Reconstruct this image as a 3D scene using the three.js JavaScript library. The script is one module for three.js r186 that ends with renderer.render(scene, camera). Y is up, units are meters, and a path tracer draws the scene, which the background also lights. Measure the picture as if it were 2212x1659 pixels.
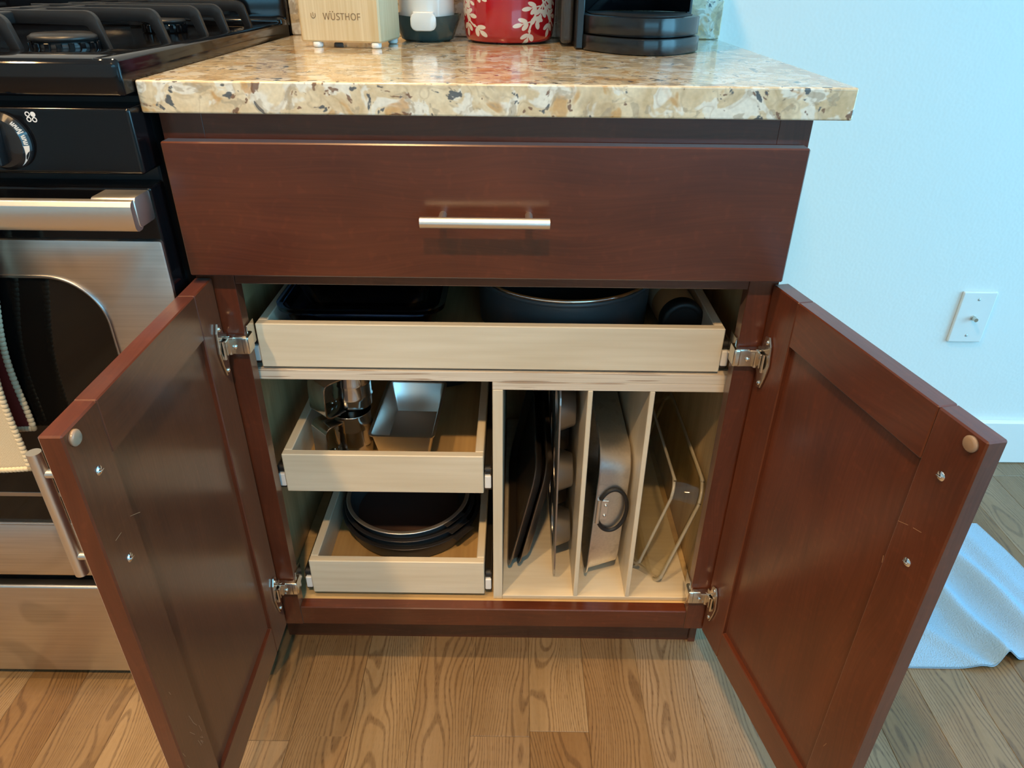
import * as THREE from 'three';
import { ImprovedNoise } from 'three/addons/math/ImprovedNoise.js';
import { mergeGeometries, mergeVertices, toCreasedNormals } from 'three/addons/utils/BufferGeometryUtils.js';
import { RoundedBoxGeometry } from 'three/addons/geometries/RoundedBoxGeometry.js';
import { TextGeometry } from 'three/addons/geometries/TextGeometry.js';
import { FontLoader } from 'three/addons/loaders/FontLoader.js';
import { RectAreaLightUniformsLib } from 'three/addons/lights/RectAreaLightUniformsLib.js';

// ---------------------------------------------------------------- camera, sky, light, exposure
const scene = new THREE.Scene();
const camera = new THREE.PerspectiveCamera(56.95, 2212 / 1659, 0.05, 40);
camera.position.set(0.0328, 1.0137, 0.8021);
camera.rotation.set(-0.5278, 0.0019, 0.011, 'YXZ');
const renderer = new THREE.WebGLRenderer();
renderer.toneMapping = THREE.LinearToneMapping;
renderer.toneMappingExposure = 1.0;
renderer.shadowMap.enabled = true;
RectAreaLightUniformsLib.init();

const lin = (r, g, b) => new THREE.Color().setRGB(r, g, b);
const SKY = lin(0.25, 0.69, 1.0);
scene.background = SKY;
scene.backgroundIntensity = 2.2;

// daylight through the windows of the right-hand and the front wall (see wall_right, wall_front)
const WIN = { x: 3.0, z0: -0.3, z1: 1.75, y0: 0.3, y1: 2.15 };
const WINF = { z: 3.4, x0: 0.5, x1: 2.3, y0: 0.85, y1: 2.1 };
const daylight = (w, h, pos, to, nits) => { const l = new THREE.RectAreaLight(SKY, nits, w, h); l.position.set(...pos); l.lookAt(...to); scene.add(l); };
daylight(WIN.z1 - WIN.z0, WIN.y1 - WIN.y0, [WIN.x - 0.02, 1.225, 0.725], [0, 1.225, 0.725], 6.4);
daylight(WINF.x1 - WINF.x0, WINF.y1 - WINF.y0, [1.4, 1.475, WINF.z - 0.02], [1.4, 1.475, 0], 2.6);
// recessed ceiling downlights: [x, z, candela]
const WARM = lin(1.0, 0.62, 0.28);
const DOWN = [[-0.35, 0.2, 9.5], [-1.4, 0.2, 9.0], [-0.9, 1.4, 16.0], [0.0, 1.4, 16.0], [-0.45, 2.6, 9.0]];

// ---------------------------------------------------------------- helpers
let seed = 7;
const rnd = () => { seed = (seed * 1664525 + 1013904223) >>> 0; return seed / 4294967296; };
const noise = new ImprovedNoise();
const N = (x, y, z = 0) => noise.noise(x, y, z);
const fbm = (x, y, z, o) => { let s = 0, a = 0.5, f = 1; for (let i = 0; i < o; i++) { s += a * N(x * f, y * f, z + i * 7.3); a *= 0.5; f *= 2.03; } return s; };
const clamp = (v, a = 0, b = 1) => Math.min(b, Math.max(a, v));
const sstep = (a, b, v) => { const t = clamp((v - a) / (b - a)); return t * t * (3 - 2 * t); };
const mix3 = (a, b, t) => [a[0] + (b[0] - a[0]) * t, a[1] + (b[1] - a[1]) * t, a[2] + (b[2] - a[2]) * t];
const toS = (v) => 255 * (v <= 0.0031308 ? 12.92 * v : 1.055 * Math.pow(v, 1 / 2.4) - 0.055);
function tex(w, h, fn, metres, srgb = true) {       // fn(u, v) in 0..1 -> linear rgb; metres = [width, height] the texture covers
  const d = new Uint8Array(w * h * 4);
  for (let j = 0; j < h; j++) for (let i = 0; i < w; i++) {
    const c = fn((i + 0.5) / w, (j + 0.5) / h), k = (j * w + i) * 4;
    for (let q = 0; q < 3; q++) d[k + q] = srgb ? toS(clamp(c[q])) : 255 * clamp(c[q]);
    d[k + 3] = 255;
  }
  const t = new THREE.DataTexture(d, w, h);
  t.wrapS = t.wrapT = THREE.RepeatWrapping; t.magFilter = THREE.LinearFilter; t.minFilter = THREE.LinearFilter;
  if (srgb) t.colorSpace = THREE.SRGBColorSpace;
  if (metres) t.repeat.set(1 / metres[0], 1 / metres[1]);
  t.needsUpdate = true;
  return t;
}
const grey = (f) => (u, v) => { const g = f(u, v); return [g, g, g]; };
// gradient noise that repeats over the unit square, fu x fv cells, z picks the figure
const PERM = new Uint8Array(1024); { const p = [...Array(512).keys()].map((k) => k & 255); let q = 12345; for (let i = 511; i > 0; i--) { q = (Math.imul(q, 1664525) + 1013904223) >>> 0; const j = q % (i + 1); [p[i], p[j]] = [p[j], p[i]]; } for (let i = 0; i < 1024; i++) PERM[i] = p[i & 511]; }
const GX = new Float32Array(256), GY = new Float32Array(256); for (let i = 0; i < 256; i++) { GX[i] = 1.35 * Math.cos(i * 0.02454369); GY[i] = 1.35 * Math.sin(i * 0.02454369); }
const wrapN = (u, v, fu, fv, z) => {
  const x = u * fu, y = v * fv, xf = Math.floor(x), yf = Math.floor(y), fx = x - xf, fy = y - yf;
  const x0 = ((xf % fu) + fu) % fu, x1 = (x0 + 1) % fu, y0 = ((yf % fv) + fv) % fv, y1 = (y0 + 1) % fv;
  const g = (a, b, dx, dy) => { const h = PERM[(PERM[(a + z * 17) & 511] + b + z * 5) & 511]; return GX[h] * dx + GY[h] * dy; };
  const sx = fx * fx * fx * (fx * (fx * 6 - 15) + 10), sy = fy * fy * fy * (fy * (fy * 6 - 15) + 10);
  const p = g(x0, y0, fx, fy), q = g(x1, y0, fx - 1, fy), r = g(x0, y1, fx, fy - 1), t = g(x1, y1, fx - 1, fy - 1);
  const m = p + (q - p) * sx, n = r + (t - r) * sx; return m + (n - m) * sy;
};

// ---- geometry helpers
function chamferBox(w, h, d, c = 0.0008) {
  const H = [w / 2, h / 2, d / 2], pos = [];
  const P = (s, ax) => [0, 1, 2].map((k) => s[k] * (k === ax ? H[k] : H[k] - c));
  const tri = (a, b, e) => {
    const n = new THREE.Vector3().crossVectors(new THREE.Vector3(b[0] - a[0], b[1] - a[1], b[2] - a[2]), new THREE.Vector3(e[0] - a[0], e[1] - a[1], e[2] - a[2]));
    const out = n.x * (a[0] + b[0] + e[0]) + n.y * (a[1] + b[1] + e[1]) + n.z * (a[2] + b[2] + e[2]);
    pos.push(...a, ...(out > 0 ? [...b, ...e] : [...e, ...b]));
  };
  const quad = (a, b, e, f) => { tri(a, b, e); tri(a, e, f); };
  for (let ax = 0; ax < 3; ax++) for (const s of [-1, 1]) {
    const o = [0, 1, 2].filter((k) => k !== ax);
    const q = [[-1, -1], [1, -1], [1, 1], [-1, 1]].map(([p, r]) => { const v = [0, 0, 0]; v[ax] = s; v[o[0]] = p; v[o[1]] = r; return P(v, ax); });
    quad(...q);
  }
  for (const [a, b] of [[0, 1], [0, 2], [1, 2]]) for (const sa of [-1, 1]) for (const sb of [-1, 1]) {
    const e = 3 - a - b, v = (t) => { const q = [0, 0, 0]; q[a] = sa; q[b] = sb; q[e] = t; return q; };
    quad(P(v(-1), a), P(v(1), a), P(v(1), b), P(v(-1), b));
  }
  for (const x of [-1, 1]) for (const y of [-1, 1]) for (const z of [-1, 1]) tri(P([x, y, z], 0), P([x, y, z], 1), P([x, y, z], 2));
  const g = new THREE.BufferGeometry();
  g.setAttribute('position', new THREE.Float32BufferAttribute(pos, 3));
  g.computeVertexNormals();
  return g;
}
// uv in metres from position, the grain (u) running along axis; off shifts the figure from piece to piece
function metreUV(g, axis = 0, off = [rnd() * 7, rnd() * 7]) {
  const p = g.attributes.position, n = g.attributes.normal, uv = new Float32Array(p.count * 2);
  for (let i = 0; i < p.count; i++) {
    const c = [p.getX(i), p.getY(i), p.getZ(i)], m = [Math.abs(n.getX(i)), Math.abs(n.getY(i)), Math.abs(n.getZ(i))];
    const ax = m[0] > m[1] && m[0] > m[2] ? 0 : m[1] > m[2] ? 1 : 2;
    const o = [0, 1, 2].filter((k) => k !== ax);
    const u = o.includes(axis) ? axis : o[0], v = o.find((k) => k !== u);
    uv[2 * i] = c[u] + off[0]; uv[2 * i + 1] = c[v] + off[1] + (ax === 1 ? 0.37 : 0);
  }
  g.setAttribute('uv', new THREE.BufferAttribute(uv, 2));
  return g;
}
const box = (x0, x1, y0, y1, z0, z1, c = 0.0008, axis = 0) => metreUV(chamferBox(x1 - x0, y1 - y0, z1 - z0, c).translate((x0 + x1) / 2, (y0 + y1) / 2, (z0 + z1) / 2), axis);
const rbox = (x0, x1, y0, y1, z0, z1, r = 0.004, seg = 3) => new RoundedBoxGeometry(x1 - x0, y1 - y0, z1 - z0, seg, r).translate((x0 + x1) / 2, (y0 + y1) / 2, (z0 + z1) / 2);
const cyl = (r, h, n = 32, r2 = r) => new THREE.CylinderGeometry(r2, r, h, n);
const V = (x, y, z) => new THREE.Vector3(x, y, z);
function rod(a, b, r, n = 16) {
  const d = b.clone().sub(a), g = cyl(r, d.length(), n);
  g.applyQuaternion(new THREE.Quaternion().setFromUnitVectors(V(0, 1, 0), d.clone().normalize()));
  return g.translate((a.x + b.x) / 2, (a.y + b.y) / 2, (a.z + b.z) / 2);
}
const lathe = (pts, n = 48) => new THREE.LatheGeometry(pts.map(([r, y]) => new THREE.Vector2(r, y)), n);
const clean = (g) => { const h = g.index ? g.toNonIndexed() : g; for (const k of Object.keys(h.attributes)) if (!['position', 'normal', 'uv'].includes(k)) h.deleteAttribute(k); if (!h.attributes.uv) h.setAttribute('uv', new THREE.BufferAttribute(new Float32Array(h.attributes.position.count * 2), 2)); return h; };
const join = (...gs) => mergeGeometries(gs.flat().map(clean));
const creased = (g, a = 0.6) => toCreasedNormals(g, a);
// ring of a rounded rectangle in the xz plane at height y
function rring(hw, hd, r, y, n = 6) {
  const out = []; r = Math.min(r, hw * 0.999, hd * 0.999);
  for (let q = 0; q < 4; q++) {
    const cx = (q === 0 || q === 3 ? 1 : -1) * (hw - r), cz = (q < 2 ? 1 : -1) * (hd - r);
    for (let i = 0; i <= n; i++) { const a = (q + i / n) * Math.PI / 2; out.push([cx + r * Math.cos(a), y, cz + r * Math.sin(a)]); }
  }
  return out;
}
function loft(rings, capStart = true, capEnd = true) {
  const n = rings[0].length, pos = [], idx = [];
  rings.forEach((r) => r.forEach((p) => pos.push(...p)));
  for (let k = 0; k + 1 < rings.length; k++) for (let i = 0; i < n; i++) {
    const a = k * n + i, b = k * n + (i + 1) % n, c = a + n, d = b + n;
    idx.push(a, c, b, b, c, d);
  }
  const cap = (k, flip) => {
    const c = rings[k].reduce((s, p) => [s[0] + p[0] / n, s[1] + p[1] / n, s[2] + p[2] / n], [0, 0, 0]);
    pos.push(...c); const m = pos.length / 3 - 1;
    for (let i = 0; i < n; i++) { const a = k * n + i, b = k * n + (i + 1) % n; flip ? idx.push(m, b, a) : idx.push(m, a, b); }
  };
  if (capStart) cap(0, false);
  if (capEnd) cap(rings.length - 1, true);
  const g = new THREE.BufferGeometry();
  g.setAttribute('position', new THREE.Float32BufferAttribute(pos, 3)); g.setIndex(idx); g.computeVertexNormals();
  return creased(g, 0.7);
}
// an open rectangular pan: base at y = 0, rim at y = h
function pan(hw, hd, h, r, taper, t, flange) {
  const b = (k) => [hw - taper * (1 - k), hd - taper * (1 - k)];
  const R = (k, y, d = 0, rr = r) => { const [p, q] = b(k); return rring(p + d, q + d, rr + d, y); };
  const rings = [R(0, 0, -0.004), R(0.05, 0.002), R(1, h - t)];
  if (flange) rings.push(R(1, h - t * 1.2, flange), R(1, h + t * 0.2, flange + 0.0008), R(1, h + t * 0.2, flange - 0.001));
  rings.push(R(1, h, -t * 0.2), R(1, h - t, -t), R(0.1, t * 1.5, -t), R(0, t, -t - 0.004));
  return loft(rings);
}
function tube(pts, r, n = 64, rad = 8, closed = false) { return new THREE.TubeGeometry(new THREE.CatmullRomCurve3(pts, closed, 'catmullrom', 0.5), n, r, rad, closed); }
const ext = (shape, depth, bevel = 0, seg = 12) => new THREE.ExtrudeGeometry(shape, { depth, bevelEnabled: bevel > 0, bevelThickness: bevel, bevelSize: bevel, bevelSegments: 2, curveSegments: seg });
function rrShape(x0, x1, y0, y1, r, S = THREE.Shape) {
  const s = new S();
  s.moveTo(x0 + r, y0); s.lineTo(x1 - r, y0); s.absarc(x1 - r, y0 + r, r, -Math.PI / 2, 0); s.lineTo(x1, y1 - r); s.absarc(x1 - r, y1 - r, r, 0, Math.PI / 2);
  s.lineTo(x0 + r, y1); s.absarc(x0 + r, y1 - r, r, Math.PI / 2, Math.PI); s.lineTo(x0, y0 + r); s.absarc(x0 + r, y0 + r, r, Math.PI, Math.PI * 1.5);
  return s;
}

// ---- object helpers
const used = {};
const numbered = (n) => { const k = used[n] = (used[n] ?? -1) + 1; return k ? `${n}_${String(k).padStart(3, '0')}` : n; };
function mesh(name, geo, mat, parent, label) {
  const m = new THREE.Mesh(geo, mat); m.name = name; m.castShadow = m.receiveShadow = true;
  if (label) m.userData.label = label;
  parent.add(m); return m;
}
function thing(name, label, category, pos = [0, 0, 0], turn = 0, group) {
  const o = new THREE.Group(); o.name = numbered(name); o.position.set(...pos); o.rotation.y = turn; scene.add(o);
  o.userData = { label, category }; if (group) o.userData.group = group;
  return o;
}
function solo(name, geo, mat, label, category, group) {
  const m = mesh(numbered(name), geo, mat, scene); m.userData = { label, category }; if (group) m.userData.group = group; return m;
}
function struct(name, geo, mat, label) { const m = mesh(name, geo, mat, scene); m.userData = { kind: 'structure', label, category: name.split('_')[0] }; return m; }

// ---------------------------------------------------------------- materials
const std = (o) => new THREE.MeshStandardMaterial({ side: THREE.DoubleSide, ...o });
const phy = (o) => new THREE.MeshPhysicalMaterial({ side: THREE.DoubleSide, ...o });
// cherry-stained maple: grain along u, 0.6 m x 0.3 m
const cherryFn = (u, v) => {
  const warp = wrapN(u, v, 3, 4, 11) * 0.06;
  const broad = wrapN(u, v, 4, 9, 3), mid = wrapN(u, v + warp, 5, 48, 5), fine = wrapN(u, v + warp, 9, 150, 8), blot = wrapN(u, v, 7, 6, 21);
  const t = clamp(0.5 + broad * 0.22 + mid * 0.10 + fine * 0.16 + blot * 0.22);
  const c = mix3([0.048, 0.0105, 0.0042], [0.120, 0.030, 0.012], t);
  const fl = sstep(0.28, 0.6, wrapN(u, v, 60, 30, 31)) * 0.12;
  return c.map((x) => x * (1 + fl));
};
const cherryTex = tex(1024, 512, cherryFn, [0.62, 0.31]);
const cherryBump = tex(512, 512, grey((u, v) => 0.5 + wrapN(u, v, 8, 120, 4) * 0.4 + wrapN(u, v, 40, 40, 6) * 0.2), [0.3, 0.3], false);
const cherry = phy({ map: cherryTex, roughness: 0.42, bumpMap: cherryBump, bumpScale: 0.00006, specularIntensity: 0.3, clearcoat: 0.9, clearcoatRoughness: 0.22, sheen: 1, sheenColor: lin(0.85, 0.76, 0.68), sheenRoughness: 0.5 });
const birchTex = tex(512, 512, (u, v) => {
  const t = clamp(0.5 + wrapN(u, v, 3, 10, 2) * 0.5 + wrapN(u, v, 5, 60, 9) * 0.35 + wrapN(u, v, 10, 180, 13) * 0.15);
  return mix3([0.64, 0.555, 0.41], [0.76, 0.685, 0.54], t);
}, [0.6, 0.45]);
const birch = phy({ map: birchTex, roughness: 0.45, clearcoat: 0.15, clearcoatRoughness: 0.35 });
const plyEdgeTex = tex(256, 256, (u, v) => {
  const t = clamp(0.55 + wrapN(u, v, 4, 24, 6) * 0.6 + wrapN(u, v, 6, 90, 3) * 0.3);
  const dk = sstep(0.42, 0.5, wrapN(u, v, 5, 14, 17));
  return mix3(mix3([0.60, 0.51, 0.40], [0.75, 0.67, 0.56], t), [0.28, 0.17, 0.10], dk * 0.7);
}, [0.5, 0.06]);
const plyEdge = std({ map: plyEdgeTex, roughness: 0.6 });
const plySideTex = tex(512, 256, (u, v) => {
  const t = clamp(0.5 + wrapN(u, v, 3, 14, 22) * 0.6 + wrapN(u, v, 5, 70, 29) * 0.35);
  return mix3([0.46, 0.325, 0.16], [0.62, 0.465, 0.25], t);
}, [0.6, 0.4]);
const plySide = std({ map: plySideTex, roughness: 0.5 });
const amberPly = phy({ map: plySideTex, color: lin(0.82, 0.74, 0.62), roughness: 0.4 });
// granite, 0.9 m square
const fb = (u, v, f, z, o = 4) => { let q = 0, a = 0.62, g = f; for (let i = 0; i < o; i++) { q += a * wrapN(u, v, g, g, z + i * 13); a *= 0.55; g *= 2; } return q; };
const graniteTex = tex(1536, 1536, (u, v) => {
  const a = u + 0.012 * wrapN(u, v, 30, 30, 41), b = v + 0.012 * wrapN(u, v, 30, 30, 42);
  const big = wrapN(u, v, 9, 9, 1), grain = fb(u, v, 190, 4, 2);
  let c = mix3([0.60, 0.46, 0.27], [0.78, 0.67, 0.47], clamp(0.55 + fb(a, b, 26, 2) * 1.2));
  c = mix3(c, [0.80, 0.78, 0.69], 0.9 * sstep(0.04, 0.20, fb(a, b, 30, 61) + big * 0.22));
  c = mix3(c, [0.56, 0.30, 0.09], 0.75 * sstep(0.22, 0.40, fb(a, b, 22, 12) + wrapN(u, v, 7, 7, 18) * 0.25));
  c = mix3(c, [0.40, 0.33, 0.23], 0.65 * sstep(0.20, 0.34, fb(a, b, 46, 15) + wrapN(u, v, 8, 8, 19) * 0.28));
  const cl = wrapN(u, v, 11, 11, 23);
  c = mix3(c, [0.17, 0.08, 0.045], 0.9 * sstep(0.40, 0.50, fb(a, b, 62, 51) + cl * 0.25));
  c = mix3(c, [0.07, 0.085, 0.10], 0.95 * sstep(0.38, 0.47, fb(a, b, 54, 33) + wrapN(u, v, 12, 12, 27) * 0.30));
  const vein = 1 - Math.abs(fb(a, b, 20, 77, 3)) * 14;
  c = mix3(c, [0.36, 0.25, 0.14], 0.35 * clamp(vein));
  return c.map((x) => x * (1 + grain * 0.16));
}, [0.9, 0.9]);
const granite = phy({ map: graniteTex, roughness: 0.13, ior: 1.6, clearcoat: 0.3, clearcoatRoughness: 0.04 });
// oak planks: grain along u (1.5 m) over a width of 0.28 m
const oakTex = tex(2048, 640, (u, v) => {
  const uu = u * 1.5, vv = v * 0.28;
  const ridge = Math.abs(((vv / 0.094 + wrapN(u, v, 4, 1, 3) * 0.5) % 1 + 1) % 1 - 0.5) * 2;
  const w = wrapN(u, v, 9, 5, 7) * 1.5 + wrapN(u, v, 24, 14, 9) * 0.35;
  const ring = Math.sin((ridge * ridge * 15 + uu * 3.2 + w * 2.6) * 3.3);
  const band = sstep(0.1, 0.95, ring);
  const pores = sstep(0.12, 0.45, wrapN(u, v, 130, 330, 5)) * (0.45 + 0.55 * band);
  const tone = wrapN(u, v, 6, 7, 14) * 0.5 + wrapN(u, v, 18, 60, 15) * 0.3;
  let c = mix3([0.215, 0.135, 0.064], [0.300, 0.207, 0.116], clamp(0.5 + tone));
  c = mix3(c, [0.095, 0.052, 0.024], clamp(band * 0.5 + pores * 0.4));
  return c;
}, [1.5, 0.28]);
const oakTints = [[1, 1, 1], [1.12, 1.16, 1.18], [0.82, 0.72, 0.58], [0.96, 0.9, 0.82], [1.06, 1.06, 1.1]].map((c) => phy({ map: oakTex, color: lin(...c.map((x) => x * 0.86)), roughness: 0.38, bumpMap: oakTex, bumpScale: 0.00012, clearcoat: 0.12, clearcoatRoughness: 0.35 }));
const paintBump = tex(512, 512, grey((u, v) => 0.5 + wrapN(u, v, 60, 60, 3) * 0.35 + wrapN(u, v, 25, 25, 8) * 0.25), [0.35, 0.35], false);
const paint = std({ color: lin(0.80, 0.815, 0.80), roughness: 0.6, bumpMap: paintBump, bumpScale: 0.00025 });
const trimPaint = std({ color: lin(0.82, 0.83, 0.82), roughness: 0.35 });
const steelTex = tex(512, 512, (u, v) => { const g = 0.63 + wrapN(u, v, 4, 190, 3) * 0.06 + wrapN(u, v, 3, 60, 6) * 0.03 - 0.12 * sstep(0.2, 0.45, wrapN(u, v, 6, 5, 12)); return [g * 1.02, g, g * 0.97]; }, [0.5, 0.4]);
const steel = phy({ map: steelTex, metalness: 1, roughness: 0.34, anisotropy: 0.5 });
const satin = std({ color: lin(0.76, 0.74, 0.70), metalness: 1, roughness: 0.34 });
const chrome = std({ color: lin(0.80, 0.79, 0.77), metalness: 1, roughness: 0.12 });
const tin = std({ color: lin(0.74, 0.73, 0.70), metalness: 1, roughness: 0.3 });
const nickel = std({ color: lin(0.66, 0.62, 0.55), metalness: 1, roughness: 0.2 });
const alumTex = tex(256, 256, (u, v) => { const g = 0.76 + wrapN(u, v, 10, 10, 3) * 0.05 + wrapN(u, v, 50, 50, 5) * 0.05 - 0.1 * sstep(0.35, 0.6, wrapN(u, v, 14, 9, 9)); return [g, g * 0.97, g * 0.93]; }, [0.2, 0.2]);
const alum = std({ map: alumTex, metalness: 1, roughness: 0.36 });
const darkMetal = std({ color: lin(0.055, 0.052, 0.055), metalness: 0.6, roughness: 0.34 });
const nonstick = std({ color: lin(0.075, 0.085, 0.095), metalness: 0.4, roughness: 0.4 });
const darkInside = std({ color: lin(0.06, 0.036, 0.031), roughness: 0.45 });
const rimMetal = std({ color: lin(0.42, 0.41, 0.41), metalness: 1, roughness: 0.32 });
const wornRim = std({ color: lin(0.78, 0.77, 0.76), metalness: 1, roughness: 0.45 });
const bakeMetal = std({ color: lin(0.20, 0.165, 0.14), metalness: 0.9, roughness: 0.3 });
const stainless = std({ color: lin(0.50, 0.485, 0.47), metalness: 1, roughness: 0.14 });
const enamel = phy({ color: lin(0.004, 0.004, 0.005), roughness: 0.09, specularIntensity: 0.75 });
const blackPlastic = std({ color: lin(0.010, 0.0105, 0.012), roughness: 0.24 });
const matteBlack = std({ color: lin(0.009, 0.009, 0.010), roughness: 0.55 });
const castIron = std({ color: lin(0.014, 0.0135, 0.014), roughness: 0.4 });
const ovenGlass = phy({ color: lin(0.006, 0.0055, 0.005), roughness: 0.05, specularIntensity: 0.6 });
const whitePlastic = std({ color: lin(0.80, 0.80, 0.79), roughness: 0.4 });
const whitePrint = std({ color: lin(0.75, 0.76, 0.76), roughness: 0.6 });
const darkSteel = std({ color: lin(0.10, 0.085, 0.07), metalness: 0.8, roughness: 0.4 });
const cobalt = phy({ color: lin(0.85, 0.9, 1.0), transmission: 1, thickness: 0.01, ior: 1.5, roughness: 0.03, attenuationColor: lin(0.05, 0.13, 0.42), attenuationDistance: 0.03 });
const clearGlass = phy({ color: lin(0.90, 0.88, 0.80), transmission: 1, thickness: 0, ior: 1.5, roughness: 0.02 });
const tealGlass = phy({ color: lin(0.07, 0.135, 0.14), transmission: 0.4, thickness: 0, ior: 1.5, roughness: 0.1 });
const silicone = phy({ color: lin(0.50, 0.36, 0.25), transmission: 0.5, thickness: 0, roughness: 0.15, ior: 1.4 });
const cream = std({ color: lin(0.66, 0.57, 0.40), roughness: 0.95 });

// ---------------------------------------------------------------- the room
const ROOM = { x0: -2.7, x1: WIN.x, z0: -0.6, z1: 3.4, h: 2.5 };
const TW = 0.12;
const back = struct('wall_back', box(ROOM.x0 - TW, ROOM.x1 + TW, -0.05, ROOM.h, ROOM.z0 - TW, ROOM.z0, 0.001), paint, 'white painted wall behind the counter');
struct('wall_left', box(ROOM.x0 - TW, ROOM.x0, -0.05, ROOM.h, ROOM.z0, ROOM.z1, 0.001), paint, 'white painted wall at the far side of the kitchen');
struct('wall_front', join(
  box(ROOM.x0 - TW, ROOM.x1 + TW, -0.05, WINF.y0, ROOM.z1, ROOM.z1 + TW, 0.001), box(ROOM.x0 - TW, ROOM.x1 + TW, WINF.y1, ROOM.h, ROOM.z1, ROOM.z1 + TW, 0.001),
  box(ROOM.x0 - TW, WINF.x0, WINF.y0, WINF.y1, ROOM.z1, ROOM.z1 + TW, 0.001), box(WINF.x1, ROOM.x1 + TW, WINF.y0, WINF.y1, ROOM.z1, ROOM.z1 + TW, 0.001)), paint, 'white painted wall with a window opposite the cabinets');
struct('ceiling', box(ROOM.x0 - TW, ROOM.x1 + TW, ROOM.h, ROOM.h + TW, ROOM.z0 - TW, ROOM.z1 + TW, 0.001), paint, 'white ceiling with recessed downlights');
struct('wall_right', join(
  box(ROOM.x1, ROOM.x1 + TW, -0.05, WIN.y0, ROOM.z0, ROOM.z1, 0.001), box(ROOM.x1, ROOM.x1 + TW, WIN.y1, ROOM.h, ROOM.z0, ROOM.z1, 0.001),
  box(ROOM.x1, ROOM.x1 + TW, WIN.y0, WIN.y1, ROOM.z0, WIN.z0, 0.001), box(ROOM.x1, ROOM.x1 + TW, WIN.y0, WIN.y1, WIN.z1, ROOM.z1, 0.001)), paint, 'white wall with a wide window letting in daylight');
{
  const zm = (WIN.z0 + WIN.z1) / 2, x0 = ROOM.x1 + 0.03, x1 = ROOM.x1 + 0.07, f = 0.045;
  const w = struct('window_1', join(box(x0, x1, WIN.y0, WIN.y0 + f, WIN.z0, WIN.z1), box(x0, x1, WIN.y1 - f, WIN.y1, WIN.z0, WIN.z1), box(x0, x1, WIN.y0 + f, WIN.y1 - f, WIN.z0, WIN.z0 + f), box(x0, x1, WIN.y0 + f, WIN.y1 - f, WIN.z1 - f, WIN.z1), box(x0, x1, WIN.y0 + f, WIN.y1 - f, zm - f / 2, zm + f / 2)), trimPaint, 'white window frame with two large panes');
  const paneM = phy({ color: lin(1, 1, 1), transmission: 1, thickness: 0, roughness: 0, ior: 1.5 });
  for (const [a, b] of [[WIN.z0 + f, zm - f / 2], [zm + f / 2, WIN.z1 - f]]) mesh('pane', new THREE.PlaneGeometry(b - a, WIN.y1 - WIN.y0 - 2 * f).rotateY(Math.PI / 2).translate((x0 + x1) / 2, (WIN.y0 + WIN.y1) / 2, (a + b) / 2), paneM, w);
}
{
  const xm = (WINF.x0 + WINF.x1) / 2, z0 = ROOM.z1 + 0.03, z1 = ROOM.z1 + 0.07, f = 0.045;
  const w = struct('window_2', join(box(WINF.x0, WINF.x1, WINF.y0, WINF.y0 + f, z0, z1), box(WINF.x0, WINF.x1, WINF.y1 - f, WINF.y1, z0, z1), box(WINF.x0, WINF.x0 + f, WINF.y0 + f, WINF.y1 - f, z0, z1), box(WINF.x1 - f, WINF.x1, WINF.y0 + f, WINF.y1 - f, z0, z1), box(xm - f / 2, xm + f / 2, WINF.y0 + f, WINF.y1 - f, z0, z1)), trimPaint, 'white window frame in the wall opposite the cabinets');
  const paneM = phy({ color: lin(1, 1, 1), transmission: 1, thickness: 0, roughness: 0, ior: 1.5 });
  for (const [a, b] of [[WINF.x0 + f, xm - f / 2], [xm + f / 2, WINF.x1 - f]]) mesh('pane', new THREE.PlaneGeometry(b - a, WINF.y1 - WINF.y0 - 2 * f).translate((a + b) / 2, (WINF.y0 + WINF.y1) / 2, (z0 + z1) / 2), paneM, w);
}
struct('baseboard_back', box(0.36, ROOM.x1, 0.0, 0.116, -0.6, -0.586, 0.003), trimPaint, 'white baseboard along the wall right of the cabinet');
{ // floor slab with oak planks
  const fl = struct('floor', box(ROOM.x0 - TW, ROOM.x1 + TW, -0.06, -0.006, ROOM.z0 - TW, ROOM.z1 + TW, 0.001, 2), oakTints[0], 'oak plank floor');
  const W = 0.0915, x0 = 0.0647 - W * 17;
  const cache = {};
  for (let k = 0; k < 36; k++) {
    let z = -0.6 - rnd() * 0.8;
    while (z < 1.5) {
      const L = 0.45 + Math.floor(rnd() * 8) * 0.1, a = Math.max(z, -0.6), b = Math.min(z + L, 1.5);
      if (b - a > 0.02) {
        const g = chamferBox(W - 0.0003, 0.006, b - a - 0.0003, 0.0006);
        g.translate(x0 + (k + 0.5) * W, -0.003, (a + b) / 2); metreUV(g, 2);
        mesh('plank', g, oakTints[Math.floor(rnd() * oakTints.length)], fl);
      }
      z += L;
    }
  }
  const rest = [[ROOM.x0, x0, ROOM.z0, ROOM.z1], [x0 + 36 * W, ROOM.x1, ROOM.z0, ROOM.z1], [x0, x0 + 36 * W, 1.5, ROOM.z1]];
  const g = join(rest.map(([a, b, c, d]) => box(a, b, -0.006, 0, c, d, 0.0006, 2)));
  const m = mesh('planking', g, oakTints[0], fl); m.userData.kind = 'stuff';
}
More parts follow.
